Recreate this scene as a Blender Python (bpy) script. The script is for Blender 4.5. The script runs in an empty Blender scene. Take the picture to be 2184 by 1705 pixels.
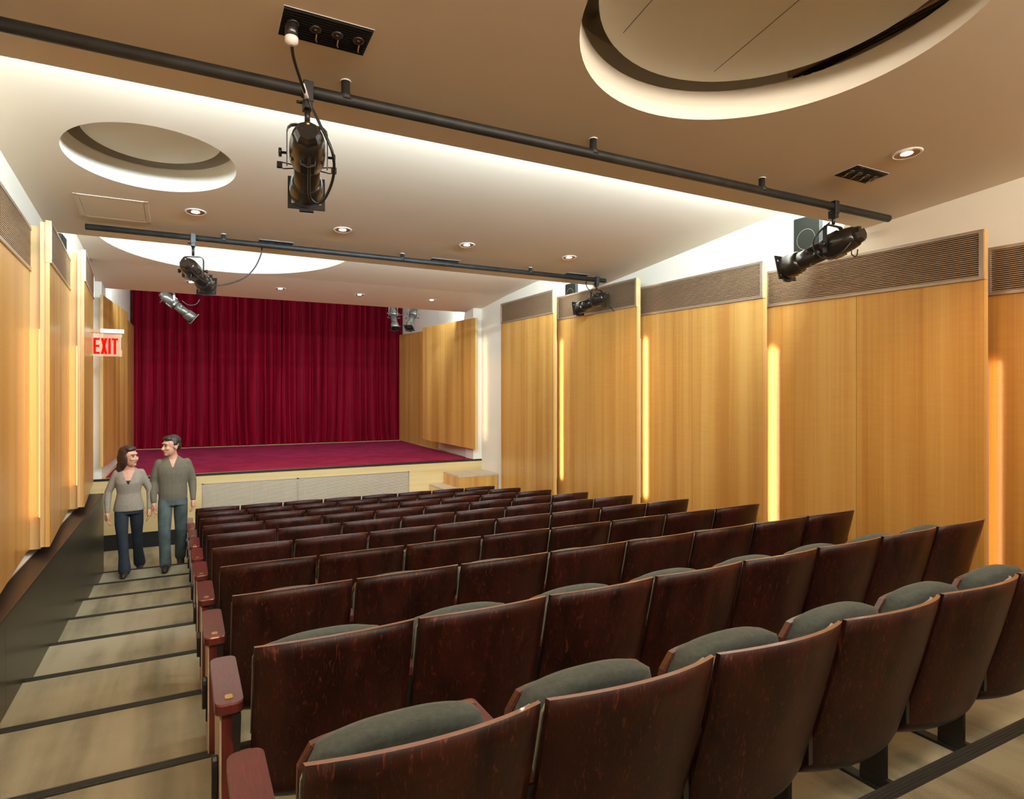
import bpy, bmesh, math, random
from mathutils import Vector, Matrix, Euler
R = math.radians
random.seed(7)
C = bpy.context.scene.collection
SC = bpy.context.scene

# ------------------------------------------------------------------ camera, world, exposure
# axes: +Y runs down the hall to the stage, +X to the right wall, camera eye at the origin (Z = 0)
cam = bpy.data.cameras.new('camera')
co = bpy.data.objects.new('camera', cam); C.objects.link(co)
cam.sensor_fit = 'HORIZONTAL'; cam.sensor_width = 36.0
cam.lens = 1327.4 / 2184 * 36.0
cam.shift_y = -11.7 / 2184
cam.clip_start = 0.02
co.location = (0, 0, 0); co.rotation_euler = (R(90), 0, R(-27.86))
SC.camera = co
w = bpy.data.worlds.new('world'); SC.world = w; w.use_nodes = True
w.node_tree.nodes['Background'].inputs[0].default_value = (1.0, .8, .6, 1)
w.node_tree.nodes['Background'].inputs[1].default_value = 0.02
SC.view_settings.view_transform = 'Standard'
SC.view_settings.look = 'None'
SC.view_settings.exposure = 0.0
SC.view_settings.gamma = 1.0
SC.view_settings.use_curve_mapping = False
SC.cycles.max_bounces = 10
SC.cycles.diffuse_bounces = 6
SC.cycles.sample_clamp_indirect = 6.0
SC.cycles.use_denoising = True

WARM = (1.0, .58, .27)
COVE = (.71, .88, .99)
AMBER = (1.0, .90, .68)
P_DOWN, P_COVE, P_LED = 50.0, 215.0, 3.2

# ------------------------------------------------------------------ materials
def new_mat(name):
    m = bpy.data.materials.new(name); m.use_nodes = True
    nt = m.node_tree
    return m, nt, nt.nodes['Principled BSDF']

def S(b, **kw):
    names = dict(rough='Roughness', metal='Metallic', spec='Specular IOR Level', coat='Coat Weight', coatr='Coat Roughness',
                 sheen='Sheen Weight', sheenr='Sheen Roughness', trans='Transmission Weight', alpha='Alpha', emis='Emission Strength', ior='IOR')
    for k, v in kw.items():
        b.inputs[names[k]].default_value = v

def plain(name, col, rough=.5, var=.06, scale=6.0, stretch=(1, 1, 1), bump=0.0, bscale=120, **kw):
    """a base colour with a little noise in it"""
    m, nt, b = new_mat(name)
    tc = nt.nodes.new('ShaderNodeTexCoord'); mp = nt.nodes.new('ShaderNodeMapping')
    mp.inputs['Scale'].default_value = stretch
    nz = nt.nodes.new('ShaderNodeTexNoise'); nz.inputs['Scale'].default_value = scale; nz.inputs['Detail'].default_value = 5
    rp = nt.nodes.new('ShaderNodeValToRGB')
    rp.color_ramp.elements[0].position = .3; rp.color_ramp.elements[1].position = .7
    rp.color_ramp.elements[0].color = (*[max(0, c * (1 - var)) for c in col], 1)
    rp.color_ramp.elements[1].color = (*[min(1, c * (1 + var)) for c in col], 1)
    L = nt.links.new
    L(tc.outputs['Object'], mp.inputs['Vector']); L(mp.outputs['Vector'], nz.inputs['Vector'])
    L(nz.outputs['Fac'], rp.inputs['Fac']); L(rp.outputs['Color'], b.inputs['Base Color'])
    if bump:
        n2 = nt.nodes.new('ShaderNodeTexNoise'); n2.inputs['Scale'].default_value = bscale; n2.inputs['Detail'].default_value = 3
        bp = nt.nodes.new('ShaderNodeBump'); bp.inputs['Strength'].default_value = bump; bp.inputs['Distance'].default_value = .01
        L(tc.outputs['Object'], n2.inputs['Vector']); L(n2.outputs['Fac'], bp.inputs['Height']); L(bp.outputs['Normal'], b.inputs['Normal'])
    S(b, rough=rough, **kw)
    return m

def emit(name, col, strength):
    m, nt, b = new_mat(name)
    b.inputs['Base Color'].default_value = (*[min(1, c) for c in col], 1)
    b.inputs['Emission Color'].default_value = (*col, 1); S(b, emis=strength, rough=.5)
    return m

def wood(name, c0, c1, c2, rough=.30, along='Z', fine=26, figure=.35, coat=.16):
    """straight grained veneer with broad tone bands and a faint cross figure"""
    m, nt, b = new_mat(name); L = nt.links.new; N = nt.nodes.new
    tc = N('ShaderNodeTexCoord')
    oi = N('ShaderNodeObjectInfo')
    ad = N('ShaderNodeVectorMath'); ad.operation = 'ADD'
    sc = N('ShaderNodeVectorMath'); sc.operation = 'SCALE'; sc.inputs[3].default_value = 7.0
    L(oi.outputs['Random'], sc.inputs[0]); L(tc.outputs['Object'], ad.inputs[0]); L(sc.outputs[0], ad.inputs[1])
    def noise(scl, det, rg=.55):
        mp = N('ShaderNodeMapping'); mp.inputs['Scale'].default_value = scl
        nz = N('ShaderNodeTexNoise'); nz.inputs['Scale'].default_value = 1; nz.inputs['Detail'].default_value = det; nz.inputs['Roughness'].default_value = rg
        L(ad.outputs[0], mp.inputs['Vector']); L(mp.outputs['Vector'], nz.inputs['Vector']); return nz.outputs['Fac']
    def ax(cross, lng):
        return (cross, cross, lng) if along == 'Z' else (lng, cross, cross)
    broad = noise(ax(5, .12), 2); grain = noise(ax(fine * 2.2, .5), 4, .7); fig = noise(ax(5, 34), 2)
    mx = N('ShaderNodeMath'); mx.operation = 'MULTIPLY_ADD'; mx.inputs[1].default_value = .75
    L(broad, mx.inputs[0])
    g2 = N('ShaderNodeMath'); g2.operation = 'MULTIPLY'; g2.inputs[1].default_value = .35; L(grain, g2.inputs[0]); L(g2.outputs[0], mx.inputs[2])
    f2 = N('ShaderNodeMath'); f2.operation = 'MULTIPLY_ADD'; f2.inputs[1].default_value = figure * .3; L(fig, f2.inputs[0]); L(mx.outputs[0], f2.inputs[2])
    rp = N('ShaderNodeValToRGB'); e = rp.color_ramp.elements
    o = figure * .15
    e[0].position = .40 + o; e[0].color = (*c0, 1); e[1].position = .70 + o; e[1].color = (*c2, 1)
    k = e.new(.54 + o); k.color = (*c1, 1)
    L(f2.outputs[0], rp.inputs['Fac']); L(rp.outputs['Color'], b.inputs['Base Color'])
    S(b, rough=rough, coat=coat, coatr=.18)
    return m

def seat_wood():
    """dark stained plywood with fine red scratches and wavy figure"""
    m, nt, b = new_mat('dark_plywood'); L = nt.links.new; N = nt.nodes.new
    tc = N('ShaderNodeTexCoord'); oi = N('ShaderNodeObjectInfo')
    sc = N('ShaderNodeVectorMath'); sc.operation = 'SCALE'; sc.inputs[3].default_value = 11.0
    ad = N('ShaderNodeVectorMath'); ad.operation = 'ADD'
    L(oi.outputs['Random'], sc.inputs[0]); L(tc.outputs['Object'], ad.inputs[0]); L(sc.outputs[0], ad.inputs[1])
    mp = N('ShaderNodeMapping'); mp.inputs['Scale'].default_value = (9, 9, 1.3); L(ad.outputs[0], mp.inputs['Vector'])
    nz = N('ShaderNodeTexNoise'); nz.inputs['Scale'].default_value = 1; nz.inputs['Detail'].default_value = 4; nz.inputs['Distortion'].default_value = .8
    L(mp.outputs['Vector'], nz.inputs['Vector'])
    rp = N('ShaderNodeValToRGB'); e = rp.color_ramp.elements
    e[0].position = .3; e[0].color = (.008, .0021, .0015, 1); e[1].position = .72; e[1].color = (.034, .0082, .0052, 1)
    L(nz.outputs['Fac'], rp.inputs['Fac'])
    mp2 = N('ShaderNodeMapping'); mp2.inputs['Scale'].default_value = (85, 85, 4.5); L(ad.outputs[0], mp2.inputs['Vector'])
    n2 = N('ShaderNodeTexNoise'); n2.inputs['Scale'].default_value = 1; n2.inputs['Detail'].default_value = 5; n2.inputs['Roughness'].default_value = .65; n2.inputs['Distortion'].default_value = 1.6
    L(mp2.outputs['Vector'], n2.inputs['Vector'])
    r2 = N('ShaderNodeValToRGB'); q = r2.color_ramp.elements
    q[0].position = .56; q[0].color = (0, 0, 0, 1); q[1].position = .72; q[1].color = (.9, .9, .9, 1)
    L(n2.outputs['Fac'], r2.inputs['Fac'])
    mix = N('ShaderNodeMixRGB'); mix.inputs[2].default_value = (.15, .034, .016, 1)
    L(r2.outputs['Color'], mix.inputs[0]); L(rp.outputs['Color'], mix.inputs[1]); L(mix.outputs[0], b.inputs['Base Color'])
    S(b, rough=.40, coat=.05, coatr=.25, spec=.2)
    return m

def carpet(name, a, bcol, streak=(5.0, .55, 1), rough=.95):
    m, nt, b = new_mat(name); L = nt.links.new; N = nt.nodes.new
    tc = N('ShaderNodeTexCoord'); mp = N('ShaderNodeMapping'); mp.inputs['Scale'].default_value = streak
    n1 = N('ShaderNodeTexNoise'); n1.inputs['Scale'].default_value = 1; n1.inputs['Detail'].default_value = 3
    n2 = N('ShaderNodeTexNoise'); n2.inputs['Scale'].default_value = 260; n2.inputs['Detail'].default_value = 2
    n3 = N('ShaderNodeTexNoise'); n3.inputs['Scale'].default_value = 2.2; n3.inputs['Detail'].default_value = 4
    L(tc.outputs['Object'], mp.inputs['Vector']); L(mp.outputs['Vector'], n1.inputs['Vector'])
    L(tc.outputs['Object'], n2.inputs['Vector']); L(tc.outputs['Object'], n3.inputs['Vector'])
    a1 = N('ShaderNodeMath'); a1.operation = 'MULTIPLY_ADD'; a1.inputs[1].default_value = .35; L(n2.outputs['Fac'], a1.inputs[0]); L(n1.outputs['Fac'], a1.inputs[2])
    a2 = N('ShaderNodeMath'); a2.operation = 'MULTIPLY_ADD'; a2.inputs[1].default_value = .45; L(n3.outputs['Fac'], a2.inputs[0]); L(a1.outputs[0], a2.inputs[2])
    rp = N('ShaderNodeValToRGB'); e = rp.color_ramp.elements
    e[0].position = .66; e[0].color = (*a, 1); e[1].position = 1.0; e[1].color = (*bcol, 1)
    L(a2.outputs[0], rp.inputs['Fac']); L(rp.outputs['Color'], b.inputs['Base Color'])
    bp = N('ShaderNodeBump'); bp.inputs['Strength'].default_value = .25; bp.inputs['Distance'].default_value = .004
    L(n2.outputs['Fac'], bp.inputs['Height']); L(bp.outputs['Normal'], b.inputs['Normal'])
    S(b, rough=rough, spec=.15)
    return m

M = {}
M['paint'] = plain('white_paint', (.80, .75, .635), .6, .015, 3)
M['ceil'] = plain('ceiling_paint', (.79, .665, .515), .7, .015, 1.5)
M['veneer'] = wood('honey_veneer', (.475, .215, .046), (.58, .297, .070), (.67, .385, .108), figure=.30)
M['veneer_edge'] = wood('veneer_edge', (.55, .33, .12), (.62, .39, .15), (.68, .44, .18), .4, figure=.1, coat=.1)
M['ply'] = wood('maple_ply', (.56, .40, .17), (.64, .48, .22), (.70, .54, .27), .4, along='X', fine=14, figure=.05, coat=.15)
M['seatwood'] = seat_wood()
M['seatedge'] = plain('plywood_edge_lit', (.20, .105, .075), .3, .3, 20, (1, 30, 30), coat=.4)  # plywood edge, made paler to carry the light caught along the seat tops
M['armwood'] = plain('armrest_wood', (.095, .016, .013), .28, .3, 16, (10, 1, 1), coat=.5, coatr=.15)
M['panwood'] = plain('seat_pan_wood', (.085, .030, .019), .3, .3, 16, (1, 1, 8), coat=.4, coatr=.2)
M['fabric'] = plain('grey_green_fabric', (.047, .060, .053), .9, .25, 60, bump=.35, bscale=420, sheen=.10, sheenr=.4)
M['litfabric'] = plain('lit_fabric_border', (.27, .275, .215), .85, .12, 60, bump=.2, bscale=400)  # paler copy of the cushion fabric, light from above put into its border colour
M['black'] = plain('black_metal', (.012, .011, .010), .38, .2, 10)
M['blackm'] = plain('black_pipe', (.014, .014, .012), .55, .5, 9)
M['rubber'] = plain('nosing_rubber', (.022, .021, .016), .6, .25, 40, (1, 30, 1))
M['bronze'] = plain('dark_bronze', (.026, .023, .013), .30, .15, 2, spec=.35)
M['bronzetop'] = plain('dark_lacquer', (.020, .011, .008), .38, .2, 3, spec=.3)
M['alu'] = plain('champagne_aluminium', (.60, .50, .40), .38, .04, 9, metal=.75)
M['louver'] = plain('louver_bronze', (.42, .285, .17), .45, .05, 9, metal=.3)
M['satin'] = plain('satin_grille_metal', (.62, .53, .39), .45, .04, 9, metal=.25)
M['dark'] = plain('dark_void', (.010, .008, .006), .9, .1)
M['grilledark'] = plain('louver_shadow', (.05, .035, .022), .8, .1)
M['carpet'] = carpet('hall_carpet', (.135, .118, .076), (.325, .292, .200))
M['redcarpet'] = carpet('stage_carpet', (.17, .007, .036), (.27, .013, .057), (3, 3, 1))
M['brass'] = plain('brass', (.75, .52, .20), .3, .05, metal=1.0)
M['tan'] = plain('tan_laminate', (.50, .41, .30), .45, .05, 12)
M['spk'] = plain('speaker_grille', (.012, .012, .008), .8, .25, 300, spec=.1)
M['white'] = plain('white_enamel', (.8, .78, .74), .4, .02)
M['baffle'] = plain('copper_baffle', (.42, .20, .09), .35, .1, metal=.3)
M['chrome'] = plain('worn_steel', (.075, .066, .052), .35, .5, 14, metal=.6)
M['housing'] = plain('black_housing', (.014, .011, .009), .28, .2, 8, coat=.4)
M['lens'] = emit('lamp_lens', (1.0, .86, .62), 30)
M['tube'] = emit('cove_tube', COVE, 3)
M['led'] = emit('amber_led', (1, .66, .28), 1.1)
M['red'] = emit('red_letter', (.95, .010, .004), .85)
M['red'].node_tree.nodes['Principled BSDF'].inputs['Base Color'].default_value = (.12, .002, .001, 1)
S(M['red'].node_tree.nodes['Principled BSDF'], spec=0.0, rough=.9)
M['sticker'] = plain('white_sticker', (.8, .74, .7), .6)
M['skin'] = plain('skin', (.62, .31, .20), .5, .06, 20)
M['lips'] = plain('lips', (.42, .13, .10), .45)
M['eye'] = plain('eye', (.05, .03, .02), .2)
M['hairf'] = plain('brown_hair', (.035, .016, .010), .45, .4, 60, (1, 1, .1))
M['hairm'] = plain('dark_hair', (.022, .014, .010), .5, .4, 80)
M['sweaterf'] = plain('light_grey_sweater', (.285, .235, .178), .9, .1, 50, bump=.2)
M['sweaterm'] = plain('grey_green_sweater', (.135, .113, .076), .9, .1, 50, bump=.2)
M['top'] = plain('dark_top', (.02, .014, .010), .8)
M['jeansf'] = plain('dark_jeans', (.012, .019, .027), .85, .4, 9)
M['jeansm'] = plain('blue_jeans', (.062, .082, .078), .85, .45, 7)
M['shoe'] = plain('dark_shoe', (.022, .016, .011), .5, .2)

# curtain: velvet
def velvet():
    m, nt, b = new_mat('crimson_velvet'); L = nt.links.new; N = nt.nodes.new
    tc = N('ShaderNodeTexCoord'); mp = N('ShaderNodeMapping'); mp.inputs['Scale'].default_value = (30, 30, .4)
    nz = N('ShaderNodeTexNoise'); nz.inputs['Scale'].default_value = 1; nz.inputs['Detail'].default_value = 4
    rp = N('ShaderNodeValToRGB'); e = rp.color_ramp.elements
    e[0].position = .3; e[0].color = (.085, .0004, .005, 1); e[1].position = .7; e[1].color = (.215, .0009, .013, 1)
    L(tc.outputs['Object'], mp.inputs['Vector']); L(mp.outputs['Vector'], nz.inputs['Vector']); L(nz.outputs['Fac'], rp.inputs['Fac']); L(rp.outputs['Color'], b.inputs['Base Color'])
    b.inputs['Sheen Tint'].default_value = (1.0, .02, .10, 1)
    S(b, rough=.6, sheen=.7, sheenr=.25, spec=.06)
    return m
M['velvet'] = velvet()
def acrylic():
    m, nt, b = new_mat('clear_acrylic'); b.inputs['Base Color'].default_value = (1.0, .62, .45, 1)
    b.inputs['Emission Color'].default_value = (1.0, .30, .14, 1); S(b, emis=.06, rough=.15, alpha=.24)
    return m
M['acrylic'] = acrylic()

# ------------------------------------------------------------------ mesh helpers
class MB:
    def __init__(s, mi=0): s.bm = bmesh.new(); s.mi = mi; s.T = Matrix.Identity(4)
    def v(s, p): return s.bm.verts.new(s.T @ Vector(p))
    def f(s, vs, smooth=False):
        try: q = s.bm.faces.new(vs)
        except ValueError: return None
        q.material_index = s.mi; q.smooth = smooth; return q
    def box(s, x0, y0, z0, x1, y1, z1):
        a = [s.v(p) for p in ((x0, y0, z0), (x1, y0, z0), (x1, y1, z0), (x0, y1, z0), (x0, y0, z1), (x1, y0, z1), (x1, y1, z1), (x0, y1, z1))]
        for i in ((0, 3, 2, 1), (4, 5, 6, 7), (0, 1, 5, 4), (1, 2, 6, 5), (2, 3, 7, 6), (3, 0, 4, 7)): s.f([a[j] for j in i])
        return s
    def hexa(s, b4, t4):
        a = [s.v(p) for p in b4] + [s.v(p) for p in t4]
        for i in ((0, 3, 2, 1), (4, 5, 6, 7), (0, 1, 5, 4), (1, 2, 6, 5), (2, 3, 7, 6), (3, 0, 4, 7)): s.f([a[j] for j in i])
        return s
    def quad(s, *p): s.f([s.v(q) for q in p]); return s
    def loft(s, rings, closed=True, caps=True, smooth=True):
        rv = [[s.v(p) for p in r] for r in rings]
        n = len(rv[0])
        for a, b in zip(rv, rv[1:]):
            for i in range(n if closed else n - 1):
                s.f([a[i], a[(i + 1) % n], b[(i + 1) % n], b[i]], smooth)
        if caps and closed:
            s.f(list(reversed(rv[0]))); s.f(rv[-1])
        return s
    def tube(s, pts, r, n=10, caps=True):
        pts = [Vector(p) for p in pts]
        rr = r if isinstance(r, (list, tuple)) else [r] * len(pts)
        rings = []; prev = None
        for i, p in enumerate(pts):
            d = (pts[min(i + 1, len(pts) - 1)] - pts[max(i - 1, 0)]).normalized()
            if prev is None:
                up = Vector((0, 0, 1)) if abs(d.z) < .9 else Vector((1, 0, 0))
                a = d.cross(up).normalized()
            else:
                a = (prev - d * prev.dot(d)).normalized()
            prev = a; b = d.cross(a)
            rings.append([p + (a * math.cos(t) + b * math.sin(t)) * rr[i] for t in [2 * math.pi * k / n for k in range(n)]])
        return s.loft(rings, caps=caps)
    def lathe(s, prof, n=28, axis='Z', c=(0, 0, 0), caps=True):
        rings = []
        for r, h in prof:
            ring = []
            for k in range(n):
                t = 2 * math.pi * k / n; u, v = r * math.cos(t), r * math.sin(t)
                p = {'Z': (u, v, h), 'X': (h, u, v), 'Y': (v, h, u)}[axis]
                ring.append((p[0] + c[0], p[1] + c[1], p[2] + c[2]))
            rings.append(ring)
        return s.loft(rings, caps=caps)
    def prism(s, outline, z0, z1, bev=0.0, axis='Z'):
        """outline: 2D polygon (ccw); extruded with a small softened top and bottom edge"""
        cx = sum(p[0] for p in outline) / len(outline); cy = sum(p[1] for p in outline) / len(outline)
        def ring(h, ins):
            o = []
            for x, y in outline:
                dx, dy = x - cx, y - cy; l = math.hypot(dx, dy) or 1
                q = (x - dx / l * ins, y - dy / l * ins)
                o.append((q[0], q[1], h) if axis == 'Z' else (q[0], h, q[1]))
            return o
        lay = [(z0, bev), (z0 + bev, 0), (z1 - bev, 0), (z1, bev)] if bev else [(z0, 0), (z1, 0)]
        return s.loft([ring(h, i) for h, i in lay], smooth=False)
    def ball(s, c, r, n=14, m=9):
        r = r if isinstance(r, (list, tuple)) else (r, r, r)
        rings = []
        for j in range(m + 1):
            t = math.pi * (j / m) ; t = min(max(t, .04), math.pi - .04)
            rings.append([(c[0] + r[0] * math.sin(t) * math.cos(2 * math.pi * k / n), c[1] + r[1] * math.sin(t) * math.sin(2 * math.pi * k / n), c[2] - r[2] * math.cos(t)) for k in range(n)])
        return s.loft(rings)
    def mesh(s, name):
        bmesh.ops.recalc_face_normals(s.bm, faces=s.bm.faces)
        me = bpy.data.meshes.new(name); s.bm.to_mesh(me); s.bm.free(); return me

def obj(name, mb, mats, parent=None, bevel=0, loc=None):
    me = mb.mesh(name) if isinstance(mb, MB) else mb
    o = bpy.data.objects.new(name, me)
    for m in (mats if isinstance(mats, (list, tuple)) else [mats]): me.materials.append(M[m])
    C.objects.link(o)
    if parent: o.parent = parent
    if loc: o.location = loc
    if bevel:
        b = o.modifiers.new('bevel', 'BEVEL'); b.width = bevel; b.segments = 2; b.limit_method = 'ANGLE'; b.angle_limit = R(40)
    return o

def tag(o, label, cat, group=None):
    o['label'] = label; o['category'] = cat
    if group: o['group'] = group
    return o

def thing(name, label, cat, loc=(0, 0, 0), rz=0, group=None):
    o = bpy.data.objects.new(name, None); C.objects.link(o)
    o.empty_display_size = .1
    o.location = loc; o.rotation_euler = (0, 0, rz)
    return tag(o, label, cat, group)

def struct(name, mb, mats, bevel=0):
    o = obj(name, mb, mats, None, bevel); o['kind'] = 'structure'; return o

def copy_tree(o, parent=None):
    c = o.copy(); C.objects.link(c)
    if parent: c.parent = parent
    for ch in list(o.children): copy_tree(ch, c)
    return c

def lamp(name, kind, loc, rot, power, col, parent=None, **kw):
    l = bpy.data.lights.new(name, kind); l.energy = power; l.color = col
    for k, v in kw.items(): setattr(l, k, v)
    o = bpy.data.objects.new(name, l); C.objects.link(o); o.location = loc; o.rotation_euler = rot
    if parent: o.parent = parent
    return o

def rrect(x0, y0, x1, y1, r, n=5, corners=(1, 1, 1, 1)):
    """rounded rectangle, corners in order (x0,y0) (x1,y0) (x1,y1) (x0,y1)"""
    out = []
    for (cx, cy, a0), on, (px, py) in zip(((x0 + r, y0 + r, 180), (x1 - r, y0 + r, 270), (x1 - r, y1 - r, 0), (x0 + r, y1 - r, 90)), corners, ((x0, y0), (x1, y0), (x1, y1), (x0, y1))):
        if on:
            for k in range(n + 1):
                a = R(a0 + 90 * k / n); out.append((cx + r * math.cos(a), cy + r * math.sin(a)))
        else: out.append((px, py))
    return out

# ------------------------------------------------------------------ room dimensions
WL, WR = -1.09, 5.11              # side walls
YB, YS, YC = -1.7, 10.93, 16.5    # rear wall, stage front, curtain
def n_y(k): return 1.38 + .88 * k     # tread k ends at this nosing
def n_z(k): return -1.447 - .088 * k  # top of tread k
FLOOR = n_z(10)
STG = -1.255                       # stage floor
def z1(y): return 1.6646 - .08 * y
def z2(y): return 2.114 - .088 * y
def z3(y): return 1.80 + .07 * 9.35 - .07 * y
L0, L1, L2, L3 = -.45, 3.27, 7.05, 11.3     # ceiling lips

# floor: ten carpeted treads and the flat front
f = MB()
f.box(WL - .2, YB, -2.7, WR, n_y(0), n_z(0))
for k in range(1, 10): f.box(WL - .2, n_y(k - 1), -2.7, WR, n_y(k), n_z(k))
f.box(WL - .3, n_y(9), -2.7, WR, YS + .1, FLOOR)
struct('floor', f, 'carpet')
for k in range(10):
    t = MB(); y, z = n_y(k), n_z(k)
    t.box(-.88, y - .055, z, WR - .02, y + .006, z + .004)
    for j in range(4): t.box(-.88, y - .050 + j * .013, z + .004, WR - .02, y - .043 + j * .013, z + .0065)
    t.box(-.88, y, z - .025, WR - .02, y + .006, z)
    struct('trim_%d' % (k + 1), t, 'rubber')

# walls
HI = 2.75
struct('wall_right', MB().box(WR, YB, -2.7, WR + .15, YS, HI), 'paint')
wl = MB(); wl.box(WL - .15, YB, -2.7, WL, 9.9, HI); wl.box(WL - .33, 9.9, -2.7, WL - .18, YS, HI); wl.box(WL - .33, 9.75, -2.7, WL, 9.9, HI)
struct('wall_left', wl, 'paint')
struct('wall_back', MB().box(WL - .15, YB - .15, -2.7, WR + .15, YB, HI), 'paint')
pr = MB(); pr.box(4.935, YS, STG + .002, WR + .3, L3, HI); struct('wall_proscenium_right', pr, 'paint')
pl = MB(); pl.box(WL - .33, YS, STG + .002, -1.06, L3, HI); struct('wall_proscenium_left', pl, 'paint')
ws = MB(); ws.hexa([(4.965, L3, STG), (5.4, L3, STG), (5.4, 13.48, STG), (5.21, 13.48, STG)], [(4.965, L3, HI), (5.4, L3, HI), (5.4, 13.48, HI), (5.21, 13.48, HI)]); struct('wall_stage_wing', ws, 'paint')
struct('wall_stage_right', MB().box(5.32, 13.48, STG, 5.47, YC + .5, HI), 'paint')
struct('wall_stage_left', MB().box(-1.21, L3, STG, -1.06, YC + .5, HI), 'paint')
struct('wall_stage_back', MB().box(-1.25, YC + .5, STG, 5.5, YC + .65, HI), 'paint')

# ceiling sections with round coffers
def holed(m, x0, y0, x1, y1, zf, cx, cy, r, n=72):
    ang = sorted([2 * math.pi * k / n for k in range(n)] + [math.atan2(y - cy, x - cx) % (2 * math.pi) for x in (x0, x1) for y in (y0, y1)])
    ci, ou = [], []
    for a in ang:
        c, s = math.cos(a), math.sin(a)
        ci.append((cx + r * c, cy + r * s))
        tx = ((x1 if c > 0 else x0) - cx) / c if abs(c) > 1e-9 else 1e9
        ty = ((y1 if s > 0 else y0) - cy) / s if abs(s) > 1e-9 else 1e9
        t = min(tx, ty); ou.append((cx + t * c, cy + t * s))
    P = lambda q: (q[0], q[1], zf(q[1]))
    m.loft([[P(q) for q in ci], [P(q) for q in ou]], caps=False, smooth=False)

def coffer(idx, cx, cy, r, zf, h, gap, seams=()):
    """drum of a round ceiling recess and the plenum above it (part of the ceiling) with a floating disc"""
    m = MB(); n = 72
    ring = lambda rad, dz: [(cx + rad * math.cos(2 * math.pi * k / n), cy + rad * math.sin(2 * math.pi * k / n), zf(cy + rad * math.sin(2 * math.pi * k / n)) + dz) for k in range(n)]
    m.loft([ring(r, 0), ring(r, h)], caps=False)
    m.loft([ring(r, h), ring(r + .12, h)], caps=False, smooth=False)
    m.loft([ring(r + .12, h), ring(r + .12, h + .22)], caps=False)
    o = struct('ceiling', m, 'paint')
    cap = MB(); cap.loft([ring(r + .12, h + .22), ring(.02, h + .22)], caps=True, smooth=False)
    struct('ceiling', cap, 'ceil')
    d = MB(); rd = r - gap
    d.loft([ring(.01, h + .005), ring(rd - .004, h + .005), ring(rd, h + .009), ring(rd, h + .05), ring(.01, h + .05)], caps=True, smooth=False)
    t = obj('ceiling_disc', d, 'paint')
    for (xa, ya, xb, yb) in seams:
        s = MB(); dx, dy = xb - xa, yb - ya; l = math.hypot(dx, dy); nx, ny = -dy / l * .0016, dx / l * .0016
        s.quad((xa + nx, ya + ny, zf(ya) + h + .0042), (xb + nx, yb + ny, zf(yb) + h + .0042), (xb - nx, yb - ny, zf(yb) + h + .0042), (xa - nx, ya - ny, zf(ya) + h + .0042))
        obj('seam', s, 'dark', t)
    return t

def section(name, ya, yb, zf, hole, zback):
    m = MB(); holed(m, WL - .1, ya, WR + .1, yb, zf, *hole)
    m.quad((WL - .1, ya, zback), (WR + .1, ya, zback), (WR + .1, ya, zf(ya)), (WL - .1, ya, zf(ya)))   # the step up from the lip in front
    struct('ceiling', m, 'ceil')
H1, H2, H3 = (2.14, 1.72, .81), (-.188, 5.126, .543), (.56, 8.42, 1.46)
section('ceiling', L0, L1, z1, H1, 1.30)
section('ceiling', L1, L2, z2, H2, z1(L1))
section('ceiling', L2, 9.9, z3, H3, z2(L2))
b = MB()
b.quad((WL - .1, YB, 1.45), (WR + .1, YB, 1.45), (WR + .1, L0, 1.30), (WL - .1, L0, 1.30))
struct('ceiling', b, 'ceil')
b = MB(); b.hexa([(WL - .33, 9.9, z3(9.9)), (WR + .1, 9.9, z3(9.9)), (WR + .3, L3, 1.615), (WL - .33, L3, 1.615)], [(WL - .33, 9.9, 2.2), (WR + .1, 9.9, 2.2), (WR + .3, L3, 2.6), (WL - .33, L3, 2.6)])
struct('ceiling', b, 'ceil')
struct('ceiling', MB().box(-1.3, L3 - .1, 2.55, 5.5, YC + .6, 2.65), 'ceil')
d1 = coffer(1, *H1, z1, .15, .08, ((1.70, 1.62, 1.765, 2.26), (2.25, 1.18, 2.38, 2.31)))
tag(d1, 'large round floating ceiling disc with thin seams in the coffer at upper right', 'ceiling panel')
d2 = coffer(2, *H2, z2, .175, .10)
tag(d2, 'small plain floating ceiling disc in the round coffer at upper left', 'ceiling panel')
d3 = coffer(3, *H3, z3, .30, .2)
tag(d3, 'large ceiling disc deep in the bright round coffer nearest the stage', 'ceiling panel')
t = thing('lighting_track', 'dark slotted straight track in the gap beside the large ceiling disc', 'track', (2.93, 1.15, 1.70))
obj('channel', MB().box(-.045, 0, .006, .045, 1.15, .05), 'louver', t)
sl = MB(); sl.box(-.03, 0, 0, -.014, 1.15, .008); sl.box(-.002, 0, 0, .012, 1.15, .008); sl.box(.026, 0, 0, .034, 1.15, .008)
obj('slot', sl, 'dark', t)

# cove lamps hidden above each ceiling lip
def cove(y, z, lab, power=P_COVE, x0=WL + .08, x1=WR - .08, tilt=100, seg=3, col=COVE):
    t = thing('cove_light', lab, 'light', ((x0 + x1) / 2, y, z), 0, 'cove lights above the ceiling steps')
    hw = (x1 - x0) / 2
    tr = MB(); tr.box(-hw, .02, -.06, hw, .10, -.05); tr.box(-hw, .02, -.05, hw, .028, .0)
    obj('tray', tr, 'white', t)
    obj('tube', MB().tube([(-hw, .06, -.03), (hw, .06, -.03)], .013, 8), 'tube', t)
    for i in range(seg):
        w_ = 2 * hw / seg
        lamp('cove_lamp', 'AREA', (-hw + w_ * (i + .5), .08, 0), (R(tilt), 0, 0), power / seg, col, t, shape='RECTANGLE', size=w_ * .96, size_y=.05)
    return t
cove(L0 + .02, 1.58, 'added unseen cove light behind the camera, brightening the near ceiling', P_COVE * .95, col=(1, .88, .74))  # out-of-view lamp, added to lift the near ceiling and its coffer
cove(L1 + .02, 1.70, 'hidden cove light above the nearest ceiling step', P_COVE * 1.7)
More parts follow.
